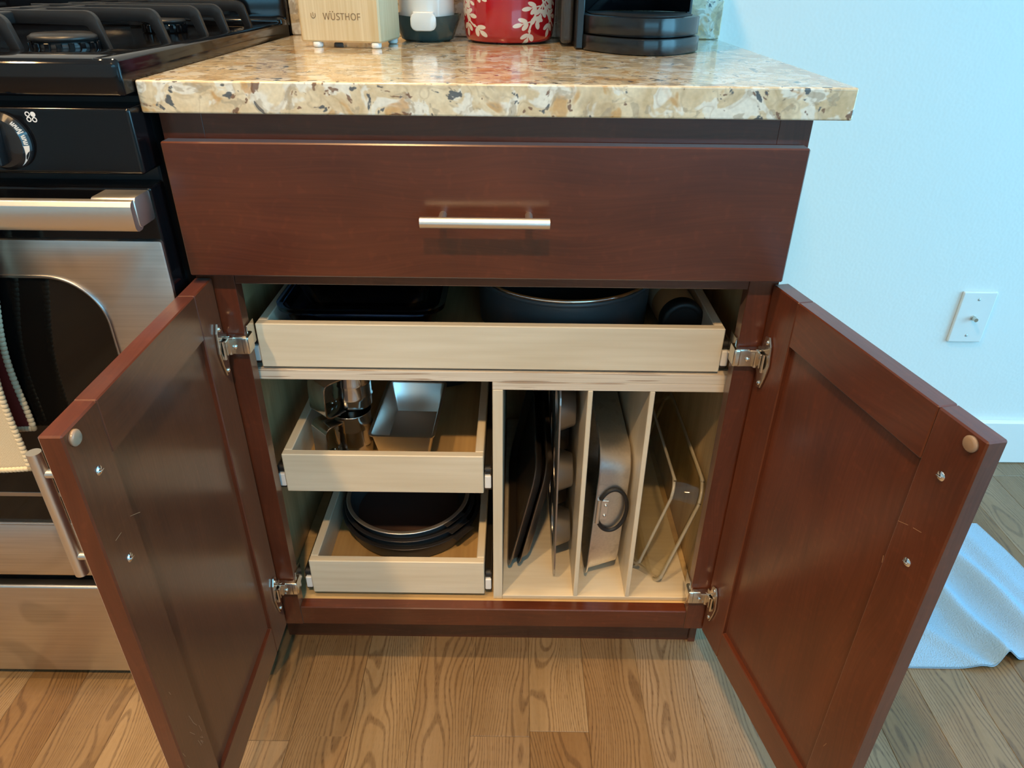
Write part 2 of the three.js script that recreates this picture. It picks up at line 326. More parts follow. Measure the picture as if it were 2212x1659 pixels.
DOWN.forEach(([x, z, cd]) => {
  const t = thing('recessed_downlight', 'round white recessed ceiling downlight', 'light', [x, ROOM.h, z], 0, 'ceiling downlights');
  mesh('trim_ring', lathe([[0.062, -0.001], [0.09, -0.001], [0.088, -0.006], [0.062, -0.004], [0.062, -0.001]], 40), trimPaint, t);
  mesh('lamp_lens', cyl(0.06, 0.003, 32).translate(0, -0.0025, 0), std({ color: lin(1, 1, 1), emissive: WARM, emissiveIntensity: 8 }), t);
  const l = new THREE.SpotLight(WARM, cd, 0, 0.9, 0.35, 2); l.name = 'lamp'; l.position.set(x, ROOM.h - 0.012, z); l.target.position.set(x, 0, z); l.castShadow = true; l.shadow.radius = 3;
  scene.add(l, l.target);
});

// ---------------------------------------------------------------- base cabinet
const HW = 0.3524;
const cab = thing('base_cabinet', 'dark cherry-stained base cabinet with its two doors standing open', 'cabinet');
mesh('side_panel', join(box(-HW, -HW + 0.012, 0.0, 0.8808, -0.585, -0.062, 0.0005, 1), box(-HW, -HW + 0.012, 0.087, 0.8808, -0.062, -0.02, 0.0005, 1)), plySide, cab, 'pale plywood inner side');
mesh('side_panel', join(box(HW - 0.012, HW, 0.0, 0.8808, -0.585, -0.062, 0.0005, 1), box(HW - 0.012, HW, 0.087, 0.8808, -0.062, -0.02, 0.0005, 1)), plySide, cab, 'pale plywood inner side');
mesh('back_panel', box(-HW + 0.0125, HW - 0.0125, 0.087, 0.8808, -0.585, -0.575, 0.0005, 1), plySide, cab, 'pale plywood back');
mesh('bottom_panel', box(-HW + 0.0125, HW - 0.0125, 0.106, 0.118, -0.5745, -0.0205, 0.0005, 0), plySide, cab, 'pale plywood floor');
mesh('stile', box(-HW, -0.3067, 0.0867, 0.8808, -0.02, 0, 0.0005, 1), cherry, cab);
mesh('stile', box(0.317, HW, 0.0867, 0.8808, -0.02, 0, 0.0005, 1), cherry, cab);
mesh('top_rail', box(-0.3066, 0.3169, 0.838, 0.8808, -0.02, 0, 0.0001, 0), cherry, cab);
mesh('middle_rail', box(-0.3065, 0.3168, 0.6824, 0.722, -0.02, 0, 0.001, 0), cherry, cab);
mesh('bottom_rail', box(-0.3065, 0.3168, 0.0867, 0.1254, -0.02, 0, 0.0015, 0), cherry, cab);
mesh('toe_kick', box(-HW - 0.004, HW - 0.008, 0.0, 0.0865, -0.062, -0.05, 0.0008, 0), cherry, cab);
mesh('end_foot', box(HW - 0.008, HW + 0.004, 0.0, 0.0865, -0.062, -0.046, 0.0008, 1), cherry, cab);
mesh('drawer_divider', box(-HW + 0.0125, HW - 0.0125, 0.69, 0.70, -0.57, -0.0205, 0.0005, 0), plySide, cab);
// bar pull: bar along x, centred, posts towards -z
const pullGeo = () => join(
  rod(V(-0.0706, 0, 0), V(0.0706, 0, 0), 0.006, 20),
  rod(V(-0.048, 0, -0.03), V(-0.048, 0, -0.003), 0.0042, 14), rod(V(0.048, 0, -0.03), V(0.048, 0, -0.003), 0.0042, 14));
{
  const df = mesh('drawer_front', box(-0.3482, 0.3479, 0.7006, 0.8529, 0.001, 0.0208, 0.0015, 0), cherry, cab);
  mesh('bar_pull', pullGeo().translate(0, 0.7772, 0.0508), satin, df, 'satin steel bar pull');
}
// doors: s along the door from the hinge edge, y up, inner face at n = 0, outside face at n = 0.02; worn edges and scratches as thin streaks of bare wood
const scratch = std({ color: lin(0.30, 0.17, 0.095), roughness: 0.7 });
function door(side, xh, al, hs, hn, scr) {
  const sg = side === 'l' ? 1 : -1;
  const W = 0.3375, y0 = 0.0885, y1 = 0.691, R = 0.056;
  const d = mesh('door', box(0, R, y0, y1, 0, 0.02, 0.0013, 1), cherry, cab, 'open cherry-stained door with recessed panel');
  mesh('stile', box(W - R, W, y0, y1, 0, 0.02, 0.0016, 1), cherry, d);
  mesh('rail', box(R + 0.0002, W - R - 0.0002, y1 - R, y1, 0, 0.02, 0.0012, 0), cherry, d);
  mesh('rail', box(R + 0.0002, W - R - 0.0002, y0, y0 + R, 0, 0.02, 0.0012, 0), cherry, d);
  mesh('panel', box(R - 0.006, W - R + 0.006, y0 + R - 0.006, y1 - R + 0.006, 0.006, 0.012, 0.0005, 1), cherry, d);
  mesh('bar_pull', pullGeo().rotateZ(Math.PI / 2).translate(hs, 0.5845, hn), satin, d, 'satin steel bar pull');
  mesh('bumper', lathe([[0, -0.004], [0.0052, -0.0038], [0.0072, -0.0022], [0.0076, 0.0002], [0, 0.0002]], 24).rotateX(Math.PI / 2).translate(0.324, 0.681, 0), silicone, d, 'clear round bumper pad');
  for (const y of [0.636, 0.534]) mesh('screw', join(lathe([[0, -0.0025], [0.0024, -0.0022], [0.0046, -0.0006], [0.0046, 0.0001], [0, 0.0001]], 20).rotateX(Math.PI / 2), box(-0.003, 0.003, -0.0004, 0.0004, -0.003, -0.002, 0.0001)).translate(0.3085, y, 0), chrome, d, 'bright steel screw head');
  scr.forEach(([a, b, c, e]) => mesh('scratch', rod(V(a, b, 0.0001), V(c, e, 0.0001), 0.00028, 5), scratch, d));
  // local frame: +s -> along the open door, local z = towards the outside face
  if (side === 'r') d.scale.x = -1;
  d.position.set(xh, 0, 0.003);
  d.rotation.y = side === 'l' ? -al : al;
  return d;
}
const rs = (n, a0, a1, b0, b1, len) => Array.from({ length: n }, () => { const a = a0 + rnd() * (a1 - a0), b = b0 + rnd() * (b1 - b0), t = 0.8 + rnd() * 0.6, l = len * (0.4 + rnd()); return [a, b, a + l * Math.cos(t) * 0.5, b + l * Math.sin(t)]; });
door('l', -0.3324, 1.55, 0.3085, 0.05, [[0.2886, 0.567, 0.2723, 0.558], [0.319, 0.5644, 0.308, 0.5644], [0.3213, 0.3546, 0.32, 0.349], ...rs(11, 0.290, 0.332, 0.22, 0.285, 0.014)]);
door('r', 0.3449, 1.7764, 0.303, 0.0465, [[0.283, 0.563, 0.295, 0.568], [0.301, 0.57, 0.311, 0.573], [0.2822, 0.508, 0.2809, 0.516], ...rs(7, 0.284, 0.325, 0.12, 0.28, 0.008)]);
// concealed hinges
function hinge(side, xEdge, xh, al, y) {
  const sg = side === 'l' ? 1 : -1;
  const h = mesh('hinge', creased(join(rbox(-0.026, -0.0, y - 0.0125, y + 0.0125, 0.001, 0.009, 0.002, 2), rbox(-0.004, 0.006, y - 0.0125, y + 0.0125, -0.012, 0.0095, 0.003, 2),
    box(0.0005, 0.0022, y - 0.01, y + 0.022, -0.028, -0.004, 0.0004), box(-0.03, -0.012, y + 0.010, y + 0.013, 0.001, 0.013, 0.0005))), nickel, cab, 'bright nickel concealed hinge');
  const s2 = new THREE.Shape();
  [[0.0005, 0.016], [0.008, 0.018], [0.012, 0.034], [0.020, 0.036], [0.026, 0.026], [0.029, 0.0], [0.025, -0.018], [0.020, -0.034], [0.013, -0.036], [0.008, -0.018], [0.0005, -0.012]].forEach(([a, b], i) => (i ? s2.lineTo(a, b) : s2.moveTo(a, b)));
  const hole = new THREE.Path(); hole.absellipse(0.0145, 0.002, 0.0095, 0.0125, 0, 7, true); s2.holes.push(hole);
  const dg = new THREE.Group();
  const plate = ext(s2, 0.0016, 0.0006).translate(0, y, -0.0028);
  const q = new THREE.Matrix4().compose(V(xh, 0, 0.003), new THREE.Quaternion().setFromEuler(new THREE.Euler(0, side === 'l' ? -al : al, 0)), V(sg, 1, 1));
  const inv = new THREE.Matrix4().makeTranslation(xEdge, 0, 0).multiply(new THREE.Matrix4().makeScale(sg, 1, 1)).invert();
  const M = inv.clone().multiply(q);
  mesh('cup_plate', plate.applyMatrix4(M), nickel, h);
  mesh('cup', join(new THREE.TorusGeometry(0.0100, 0.0016, 8, 24).scale(1, 1.25, 1).translate(0.0145, y + 0.002, -0.002), cyl(0.0085, 0.003, 24).rotateX(Math.PI / 2).scale(1, 1.2, 1).translate(0.0145, y + 0.002, -0.0008)).applyMatrix4(M), darkSteel, h, 'dark hinge cup');
  mesh('arm', join(rbox(-0.012, 0.016, y - 0.009, y + 0.011, -0.0075, -0.0045, 0.001, 2), rod(V(0.004, y - 0.0125, -0.006), V(0.004, y + 0.0135, -0.006), 0.0028, 12), rod(V(0.019, y - 0.0125, -0.0045), V(0.019, y + 0.0125, -0.0045), 0.002, 12)).applyMatrix4(M), nickel, h);
  for (const [a, b] of [[0.018, 0.029], [0.016, -0.029]]) mesh('screw', lathe([[0, -0.0028], [0.0028, -0.0022], [0.0038, 0], [0, 0]], 16).rotateX(Math.PI / 2).translate(a, y + b, -0.0028).applyMatrix4(M), chrome, h);
  mesh('screw', lathe([[0, 0.0022], [0.0026, 0.0018], [0.0034, 0], [0, 0]], 16).rotateX(Math.PI / 2).translate(-0.012, y - 0.001, 0.0092), chrome, h);
  h.position.x = xEdge; h.scale.x = sg;
  return h;
}
for (const y of [0.602, 0.174]) hinge('l', -0.3067, -0.3324, 1.55, y);
for (const y of [0.593, 0.166]) hinge('r', 0.317, 0.3449, 1.7764, y);

// countertop and backsplash
const slab = rbox(-0.3593, 0.3839, 0.8816, 0.914, -0.5995, 0.0221, 0.0025, 3);
metreUV(slab, 0, [0.31, 0.12]);
solo('granite_countertop', slab, granite, 'polished cream and gold granite countertop over the cherry cabinet', 'countertop');
solo('granite_backsplash', box(-0.3593, 0.3839, 0.9145, 1.016, -0.5995, -0.567, 0.0015, 0), granite, 'low cream granite backsplash along the wall behind the coffee maker', 'backsplash');

// ---------------------------------------------------------------- pull-out trays
function tray(name, label, x0, x1, y0, y1) {
  const t = thing(name, label, 'pull-out tray', [(x0 + x1) / 2, y0, -0.029], 0);
  const w = x1 - x0, h = y1 - y0, T = 0.0125, D = 0.515;
  mesh('front', box(-w / 2, w / 2, 0, h, -T, 0, 0.0012, 0), birch, t);
  mesh('back', box(-w / 2, w / 2, 0, h, -D, -D + T, 0.0012, 0), birch, t);
  for (const s of [-1, 1]) mesh('side', box(s > 0 ? w / 2 - T : -w / 2, s > 0 ? w / 2 : -w / 2 + T, 0, h, -D + T, -T, 0.0012, 2), birch, t);
  mesh('tray_floor', box(-w / 2 + T, w / 2 - T, 0.004, 0.0095, -D + T, -T, 0.0003, 2), amberPly, t, 'amber plywood tray bottom');
  for (const s of [-1, 1]) {
    const r = mesh('slide', join(box(s * (w / 2 + 0.0062) - 0.0055, s * (w / 2 + 0.0062) + 0.0055, 0.003, 0.0065, -D, -0.006, 0.0004), box(s * (w / 2 + 0.0108) - 0.001, s * (w / 2 + 0.0108) + 0.001, 0.003, 0.042, -D, -0.006, 0.0004), box(s * (w / 2 + 0.006) - 0.005, s * (w / 2 + 0.006) + 0.005, 0.036, 0.038, -D, -0.01, 0.0004)), darkSteel, t, 'dark metal drawer slide');
    mesh('end_cap', rbox(s * (w / 2 + 0.0062) - 0.005, s * (w / 2 + 0.0062) + 0.005, 0.007, 0.030, -0.018, -0.003, 0.002, 2), whitePlastic, r, 'white plastic slide end');
    mesh('roller', cyl(0.007, 0.008, 20).rotateZ(Math.PI / 2).translate(s * (w / 2 + 0.006), 0.0365, -0.012), matteBlack, r, 'black roller');
  }
  return t;
}
tray('pull_out_tray', 'wide pale birch pull-out tray under the drawer, holding blue glass dishes and a round pan', -0.304, 0.308, 0.5513, 0.6154);
tray('pull_out_tray', 'pale birch pull-out tray at mid height, holding the loaf pan and steel sifters', -0.302, -0.0092, 0.339, 0.4068);
tray('pull_out_tray', 'pale birch pull-out tray at the cabinet floor, holding round cake pans', -0.2905, -0.0102, 0.129, 0.1985);
// runners that carry the lower trays
{
  const s = thing('shelf_unit', 'birch plywood shelf and upright slot dividers filling the cabinet', 'shelf unit');
  mesh('shelf', box(-0.3275, 0.3275, 0.5322, 0.5472, -0.565, -0.029, 0.0006, 0), plyEdge, s);
  mesh('slot_top', box(0.0045, 0.3275, 0.5195, 0.532, -0.56, -0.0292, 0.0006, 0), plyEdge, s);
  mesh('upright', box(0.0045, 0.019, 0.1185, 0.5193, -0.56, -0.029, 0.0006, 1), birch, s);
  mesh('slot_floor', box(0.0192, 0.3275, 0.1185, 0.1265, -0.56, -0.0292, 0.0006, 0), birch, s);
  for (const x of [0.1353, 0.2203]) mesh('divider', box(x, x + 0.007, 0.1267, 0.5193, -0.545, -0.029, 0.0008, 1), birch, s);
}

// ---------------------------------------------------------------- in the wide tray
const TF = 0.5513 + 0.0098;   // floor of the wide tray
{
  const g = pan(0.108, 0.15, 0.058, 0.03, 0.016, 0.005, 0.007);
  const a = solo('glass_baking_dish', g, cobalt, 'lower of two nested blue glass baking dishes in the wide tray', 'baking dish'); a.position.set(-0.178, TF, -0.218);
  const b = solo('glass_baking_dish', pan(0.098, 0.138, 0.05, 0.03, 0.014, 0.005, 0.006), cobalt, 'upper of two nested blue glass baking dishes in the wide tray', 'baking dish'); b.position.set(-0.174, TF + 0.046, -0.226);
}
{
  const t = thing('round_cake_pan', 'deep grey nonstick round cake pan with a bright rim, in the wide tray', 'cake pan', [0.1065, TF, -0.19]);
  mesh('body', lathe([[0, 0], [0.121, 0], [0.125, 0.004], [0.1275, 0.074], [0.1255, 0.074], [0.123, 0.005], [0, 0.003]], 72), nonstick, t);
  mesh('rim', new THREE.TorusGeometry(0.1275, 0.0026, 10, 90).rotateX(Math.PI / 2).translate(0, 0.0755, 0), chrome, t, 'bright rolled metal rim');
  mesh('clasp_band', lathe([[0.1268, 0.066], [0.1288, 0.0665], [0.1292, 0.071], [0.1275, 0.072]], 72), nonstick, t);
}
{
  const t = thing('canister', 'tan printed canister with black lid lying in the wide tray', 'canister', [0.2695, TF + 0.0305, -0.1]);
  t.rotation.y = 0.06;
  const c = document.createElement('canvas'); c.width = 512; c.height = 512; const x = c.getContext('2d');
  x.fillStyle = '#b98a5a'; x.fillRect(0, 0, 512, 512); x.fillStyle = '#d8c9ae'; x.fillRect(0, 120, 512, 150);
  x.fillStyle = '#1a1512'; for (let i = 0; i < 14; i++) { x.beginPath(); x.ellipse(20 + i * 37, 440 + 20 * Math.sin(i * 2.3), 12, 26, 0.5, 0, 7); x.fill(); }
  const ct = new THREE.CanvasTexture(c); ct.colorSpace = THREE.SRGBColorSpace; ct.wrapS = ct.wrapT = THREE.RepeatWrapping;
  mesh('body', cyl(0.0295, 0.2, 40).rotateX(Math.PI / 2).translate(0, 0, -0.118), std({ map: ct, roughness: 0.5 }), t, 'tan body with dark print');
  mesh('lid', lathe([[0, 0.0005], [0.021, 0.0005], [0.0225, 0.003], [0.0275, 0.003], [0.0302, 0.0], [0.0302, -0.018], [0, -0.018]], 48).rotateX(Math.PI / 2), matteBlack, t, 'black plastic lid');
}
// ---------------------------------------------------------------- in the middle tray
const MF = 0.339 + 0.0098;
{
  const l = solo('loaf_pan', pan(0.047, 0.0815, 0.055, 0.006, 0.010, 0.0016, 0.0035), tin, 'small shiny tin loaf pan in the middle tray', 'loaf pan'); l.position.set(-0.1335, MF, -0.166); l.rotation.y = -0.03;
  const d = thing('saucepan', 'black round pan at the back of the middle tray', 'pan', [-0.104, MF, -0.395]);
  mesh('body', lathe([[0, 0], [0.072, 0], [0.078, 0.006], [0.079, 0.085], [0.0765, 0.085], [0.075, 0.008], [0, 0.004]], 56), darkMetal, d);
  mesh('rim', new THREE.TorusGeometry(0.079, 0.002, 8, 64).rotateX(Math.PI / 2).translate(0, 0.085, 0), darkMetal, d);
}
function sifter(label, pos, turn, tilt, r, h, hs) {
  const t = thing('flour_sifter', label, 'flour sifter', pos, turn, undefined); t.rotation.set(0, turn, tilt, 'YXZ');
  const rid = (y) => [[r, y - 0.0025], [r + 0.0016, y], [r, y + 0.0025]];
  mesh('cup', lathe([[0, 0.001], [r - 0.001, 0.001], [r, 0.003], ...rid(h * 0.3), ...rid(h * 0.66), [r, h - 0.002], [r + 0.0015, h], [r - 0.001, h - 0.001], [r - 0.0012, 0.004], [0, 0.003]], 64), stainless, t);
  // broad strap handle: a rounded U that leaves the cup near its rim and comes back near its foot
  const s = new THREE.Shape(), o = r - 0.001, e = r + hs, R = 0.011, q = 0.0013;
  const U = (d, S, rev) => { const p = []; const a0 = h * 0.94 - d, b0 = h * 0.06 + d, x1 = e - d, rr = R - d;
    p.push([o, a0], [x1 - rr, a0]); for (let i = 1; i <= 6; i++) { const a = Math.PI / 2 * (1 - i / 6); p.push([x1 - rr + rr * Math.cos(a), a0 - rr + rr * Math.sin(a)]); }
    for (let i = 0; i <= 6; i++) { const a = -Math.PI / 2 * i / 6; p.push([x1 - rr + rr * Math.cos(a), b0 + rr + rr * Math.sin(a)]); } p.push([o, b0]); return p; };
  [...U(0), ...U(q).reverse()].forEach(([a, b], i) => (i ? s.lineTo(a, b) : s.moveTo(a, b)));
  mesh('handle', creased(ext(s, 0.040, 0.0006).translate(0, 0, -0.02), 0.8), stainless, t, 'broad strap handle');
  for (const y of [h * 0.86, h * 0.14]) mesh('rivet', new THREE.SphereGeometry(0.0022, 10, 8).translate(r + 0.002, y, 0.010), chrome, t);
}
sifter('steel flour sifter with broad strap handle standing on the middle tray', [-0.2175, MF, -0.125], -2.35, 0, 0.0295, 0.078, 0.03);
sifter('steel flour sifter stacked askew on another sifter in the middle tray', [-0.2165, MF + 0.0795, -0.137], -2.3, 0.03, 0.0295, 0.066, 0.034);
// ---------------------------------------------------------------- in the low tray
const LF = 0.129 + 0.0098;
[[-0.149, -0.205, 0, 0.1195, 'lowest and widest of three stacked dark round cake pans', 0], [-0.151, -0.201, 0.014, 0.1115, 'middle of three stacked dark round cake pans', 1], [-0.153, -0.198, 0.028, 0.1045, 'top of three stacked dark round cake pans, bright rim and brown inside', 2]].forEach(([x, z, dy, r, label, k]) => {
  const t = thing('cake_pan', label, 'cake pan', [x, LF + dy, z], 0);
  mesh('body', lathe([[0, 0.0005], [r - 0.012, 0.0005], [r - 0.007, 0.004], [r, 0.034], [r - 0.0012, 0.034], [r - 0.0085, 0.006], [r - 0.013, 0.003]], 80), nonstick, t);
  mesh('inside', lathe([[0, 0.0032], [r - 0.0131, 0.0032]], 64), darkInside, t, 'dark brown coated inside');
  mesh('rim', lathe([[r - 0.002, 0.0335], [r + 0.0042, 0.0335], [r + 0.005, 0.0345], [r + 0.004, 0.0362], [r - 0.002, 0.0358]], 80), k === 2 ? wornRim : darkMetal, t, k === 2 ? 'bright worn metal rim' : undefined);
  for (const a of [0.9, 0.9 + Math.PI]) mesh('tab', rbox(-0.022, 0.022, 0.0338, 0.0352, -0.007, 0.007, 0.0006, 2).translate(0, 0, r + 0.005).rotateY(a), darkMetal, t);
});
// ---------------------------------------------------------------- in the upright slots
const SF = 0.127;
// a pan stood on its long side: its opening faces -x, leaning by lean about its foot
function stood(o, x, z, lean) { o.position.set(x, SF, z); o.rotation.z = lean; }
function standPan(hw, hd, h, r, taper, t, flange) { return pan(hw, hd, h, r, taper, t, flange).rotateZ(Math.PI / 2).translate(0, hw + flange, -hd - flange); }
{
  // two dark baking trays: rims to the left, bottoms to the right
  [[0.040, -0.073, 'dark baking tray leaning in the first slot, further from the muffin tin', -0.20], [0.0565, -0.078, 'dark baking tray leaning in the first slot, nearer the muffin tin', -0.20]].forEach(([x, z, label, lean]) => {
    const o = solo('baking_tray', standPan(0.105, 0.16, 0.014, 0.03, 0.006, 0.0014, 0.007), bakeMetal, label, 'baking tray'); stood(o, x, z, lean);
  });
  const m = thing('muffin_tin', 'dark steel muffin tin standing on edge beside the first divider', 'muffin tin', [0.1045, SF, -0.058]);
  m.rotation.z = 0.012;
  const s = rrShape(-0.34, 0, 0.0, 0.375, 0.03);
  const ys = [0.07, 0.188, 0.306], zs = [-0.065, -0.17, -0.275];
  for (const y of ys) for (const z of zs) { const p = new THREE.Path(); p.absarc(z, y, 0.037, 0, 7, true); s.holes.push(p); }
  mesh('plate', creased(ext(s, 0.0012, 0.0008, 20).rotateY(-Math.PI / 2).scale(-1, 1, 1).translate(0, 0.001, 0)), rimMetal, m);
  for (const y of ys) for (const z of zs) mesh('cup', lathe([[0.037, 0], [0.0275, 0.0255], [0.025, 0.0272], [0, 0.0272], [0, 0.0262], [0.0265, 0.0255], [0.036, 0]], 32).rotateZ(-Math.PI / 2).translate(0.001, y, z), rimMetal, m);
}
{
  const t = thing('roasting_pan', 'worn aluminium pan with a black ring handle standing in the middle slot', 'roasting pan', [0.2085, SF, -0.052]);
  t.rotation.z = -0.035;
  mesh('body', metreUV(standPan(0.128, 0.165, 0.052, 0.04, 0.012, 0.0016, 0.007), 1), alum, t);
  // ring handle on the near end wall
  mesh('clip', join(rbox(-0.046, -0.030, 0.136, 0.174, -0.0105, -0.0082, 0.0008, 2), rod(V(-0.0455, 0.132, -0.0062), V(-0.0455, 0.178, -0.0062), 0.0042, 12)), alum, t, 'riveted aluminium clip');
  for (const y of [0.145, 0.165]) mesh('rivet', new THREE.SphereGeometry(0.003, 12, 8).translate(-0.0345, y, -0.0085), alum, t);
  const pts = []; for (let i = 0; i < 24; i++) { const a = i / 24 * 2 * Math.PI; pts.push(V(-0.0235 + 0.0235 * Math.cos(a), 0.155 + 0.041 * Math.sin(a), -0.0065 - 0.005 * (1 + Math.cos(a)) / 2)); }
  mesh('ring_handle', tube(pts, 0.0032, 72, 10, true), matteBlack, t, 'black wire ring handle');
}
{
  const o = thing('glass_dish', 'clear glass baking dish leaning on the cabinet wall in the last slot', 'baking dish', [0.2335, SF + 0.0008, -0.05]); o.rotation.z = -0.26;
  const put = (g) => g.rotateZ(-Math.PI / 2).translate(0, 0.112, -0.156);
  mesh('body', put(pan(0.106, 0.15, 0.042, 0.035, 0.012, 0.0045, 0.005)), clearGlass, o);
  const edgeGlass = phy({ color: lin(0.80, 0.76, 0.64), transmission: 0.55, thickness: 0, roughness: 0.2, ior: 1.5 });
  mesh('rim', put(tube(rring(0.109, 0.153, 0.038, 0.041, 8).map((p) => V(...p)), 0.003, 200, 8, true)), edgeGlass, o, 'thick rounded glass rim');
  mesh('foot_edge', put(tube(rring(0.0925, 0.1365, 0.03, 0.003, 8).map((p) => V(...p)), 0.0026, 200, 8, true)), edgeGlass, o, 'rounded glass bottom edge');
}
// ---------------------------------------------------------------- on the countertop
const CT = 0.9143;
const font = await new FontLoader().loadAsync('fonts/droid/droid_sans_regular.typeface.json');
{
  const t = thing('knife_block', 'pale wooden knife block on white feet at the back of the counter', 'knife block', [-0.2175, CT, -0.39], -0.14);
  const bt = tex(256, 256, (u, v) => { const b = Math.floor(v * 6) * 1.7, q = clamp(0.5 + N(b * 3.1, 2, 5) * 0.7 + wrapN(u, v, 3, 40, 7) * 0.4); return mix3([0.60, 0.45, 0.24], [0.78, 0.66, 0.45], q); }, [0.3, 0.12]);
  const w = 0.121, d = 0.10, h = 0.19;
  mesh('body', box(-w / 2, w / 2, 0.007, h, -d / 2, d / 2, 0.0025, 1), std({ map: bt, roughness: 0.45 }), t);
  for (const x of [-0.038, 0.051]) for (const z of [-0.04, 0.043]) mesh('foot', lathe([[0, 0], [0.006, 0], [0.0075, 0.002], [0.0075, 0.0072], [0, 0.0072]], 24).translate(x, 0, z), whitePlastic, t, 'white rubber foot');
  const ink = std({ color: lin(0.24, 0.155, 0.08), roughness: 0.7 });
  const tg = new TextGeometry('WUSTHOF', { font, size: 0.0088, depth: 0.0003, curveSegments: 4, bevelEnabled: false }); tg.computeBoundingBox(); const bw = tg.boundingBox.max.x;
  tg.scale(0.056 / bw, 1, 1);
  const ux = 0.056 / 7 * 1.68;
  mesh('lettering', join(tg, ...[-0.0019, 0.0019].map((q) => cyl(0.0008, 0.0003, 10).rotateX(Math.PI / 2).translate(ux + q, 0.0105, 0.00015))).translate(-0.0235, 0.0365, d / 2), ink, t, 'brown burned-in lettering');
  mesh('emblem', join(new THREE.RingGeometry(0.0026, 0.0036, 20, 1, Math.PI * 0.95, Math.PI * 1.15), new THREE.PlaneGeometry(0.0009, 0.0055).translate(0, 0.0016, 0), new THREE.PlaneGeometry(0.0009, 0.003).translate(-0.0031, 0.0016, 0), new THREE.PlaneGeometry(0.0009, 0.003).translate(0.0031, 0.0016, 0)).translate(-0.038, 0.0415, d / 2 + 0.0003), ink, t, 'brown burned-in trident emblem');
  // handles of the knives, slanting out of the top
  for (let i = 0; i < 5; i++) mesh('knife_handle', rbox(-0.008, 0.008, 0, 0.1, -0.011, 0.011, 0.005, 3).rotateX(0.3).translate(-0.042 + i * 0.021, h - 0.004, 0.012 - (i % 2) * 0.03), blackPlastic, t, 'black knife handle');
}
{
  const t = thing('serving_dish', 'teal glass dish under the white canister on the counter', 'dish', [-0.114, CT, -0.487]);
  const rings = []; const prof = [[0.036, 0.0], [0.042, 0.003], [0.0535, 0.028], [0.056, 0.036], [0.0535, 0.036], [0.0505, 0.028], [0.040, 0.008], [0.03, 0.0065]];
  prof.forEach(([r, y], k) => { const q = []; for (let i = 0; i < 48; i++) { const a = i / 48 * 2 * Math.PI; const lift = y > 0.02 ? 0.004 * Math.pow(Math.abs(Math.cos(a)), 2) : 0; q.push([r * Math.cos(a), y + lift, r * 0.82 * Math.sin(a)]); } rings.push(q); });
  mesh('bowl', loft(rings.map((r) => r.slice().reverse())), tealGlass, t);
  const w = thing('ceramic_canister', 'glossy white canister standing in the teal glass dish', 'canister', [-0.114, CT + 0.0085, -0.487]);
  const glaze = phy({ color: lin(0.80, 0.80, 0.78), roughness: 0.18, clearcoat: 0.5, clearcoatRoughness: 0.05 });
  mesh('body', lathe([[0, 0], [0.034, 0], [0.037, 0.003], [0.0445, 0.028], [0.0445, 0.15], [0.042, 0.155], [0.039, 0.15], [0.039, 0.012], [0, 0.01]], 56), glaze, w);
  mesh('lip', creased(ext(rrShape(-0.0185, 0.0185, 0.012, 0.035, 0.0085), 0.004, 0.0015, 10).translate(0, -0.002, 0.0505), 1), glaze, w, 'rounded white tongue over the dish edge');
  mesh('lip_arm', rbox(-0.0165, 0.0165, 0.0305, 0.0355, 0.036, 0.053, 0.002, 2), glaze, w);
}
{
  const c = document.createElement('canvas'); c.width = 1024; c.height = 512; const x = c.getContext('2d');
  x.fillStyle = '#b3141d'; x.fillRect(0, 0, 1024, 512);
  x.strokeStyle = x.fillStyle = '#efe0cf'; x.lineCap = 'round';
  const sprig = (px, py, a, s) => { x.save(); x.translate(px, py); x.rotate(a); x.scale(s, s); x.lineWidth = 7; x.beginPath(); x.moveTo(0, 0); x.quadraticCurveTo(30, -60, 10, -130); x.stroke();
    for (const [u, v, r] of [[18, -35, 0.9], [22, -65, -0.7], [20, -95, 0.8], [8, -125, -0.2], [2, -15, -1.0]]) { x.save(); x.translate(u, v); x.rotate(r); x.beginPath(); x.moveTo(0, 0); x.lineWidth = 5; x.lineTo(0, -34); x.stroke(); for (let k = 0; k < 3; k++) { x.beginPath(); x.ellipse(k === 1 ? -12 : k === 2 ? 12 : 0, -24 - (k === 0 ? 20 : 0), 8, 15, k === 1 ? -0.7 : k === 2 ? 0.7 : 0, 0, 7); x.fill(); } x.restore(); } x.restore(); };
  for (let k = 0; k < 3; k++) { const u = 1024 * (k / 3); for (const o of [0, 1024]) { sprig(u + o - 20, 300, 2.5, 1.25); sprig(u + o + 10, 320, -2.7, 1.2); sprig(u + o - 10, 310, 1.3, 0.9); sprig(u + o, 250, -1.0, 0.9); sprig(u + o + 30, 180, 0.3, 0.9); } }
  const ct = new THREE.CanvasTexture(c); ct.colorSpace = THREE.SRGBColorSpace; ct.wrapS = THREE.RepeatWrapping;
  const t = thing('utensil_crock', 'glossy red crock with cream leafy pattern on the counter', 'crock', [0.019, CT, -0.489], 0.87);
  const crockGeo = lathe([[0, 0.001], [0.062, 0.001], [0.068, 0.004], [0.0715, 0.012], [0.0735, 0.03], [0.0745, 0.075], [0.074, 0.14], [0.076, 0.165], [0.0745, 0.167], [0.0705, 0.15], [0.0705, 0.012], [0, 0.008]], 80);
  { const p = crockGeo.attributes.position, w = crockGeo.attributes.uv; for (let i = 0; i < p.count; i++) w.setY(i, p.getY(i) / 0.168); }
  mesh('body', crockGeo, phy({ map: ct, roughness: 0.14, clearcoat: 0.7, clearcoatRoughness: 0.04 }), t, 'red glazed body with cream leaf sprigs');
}
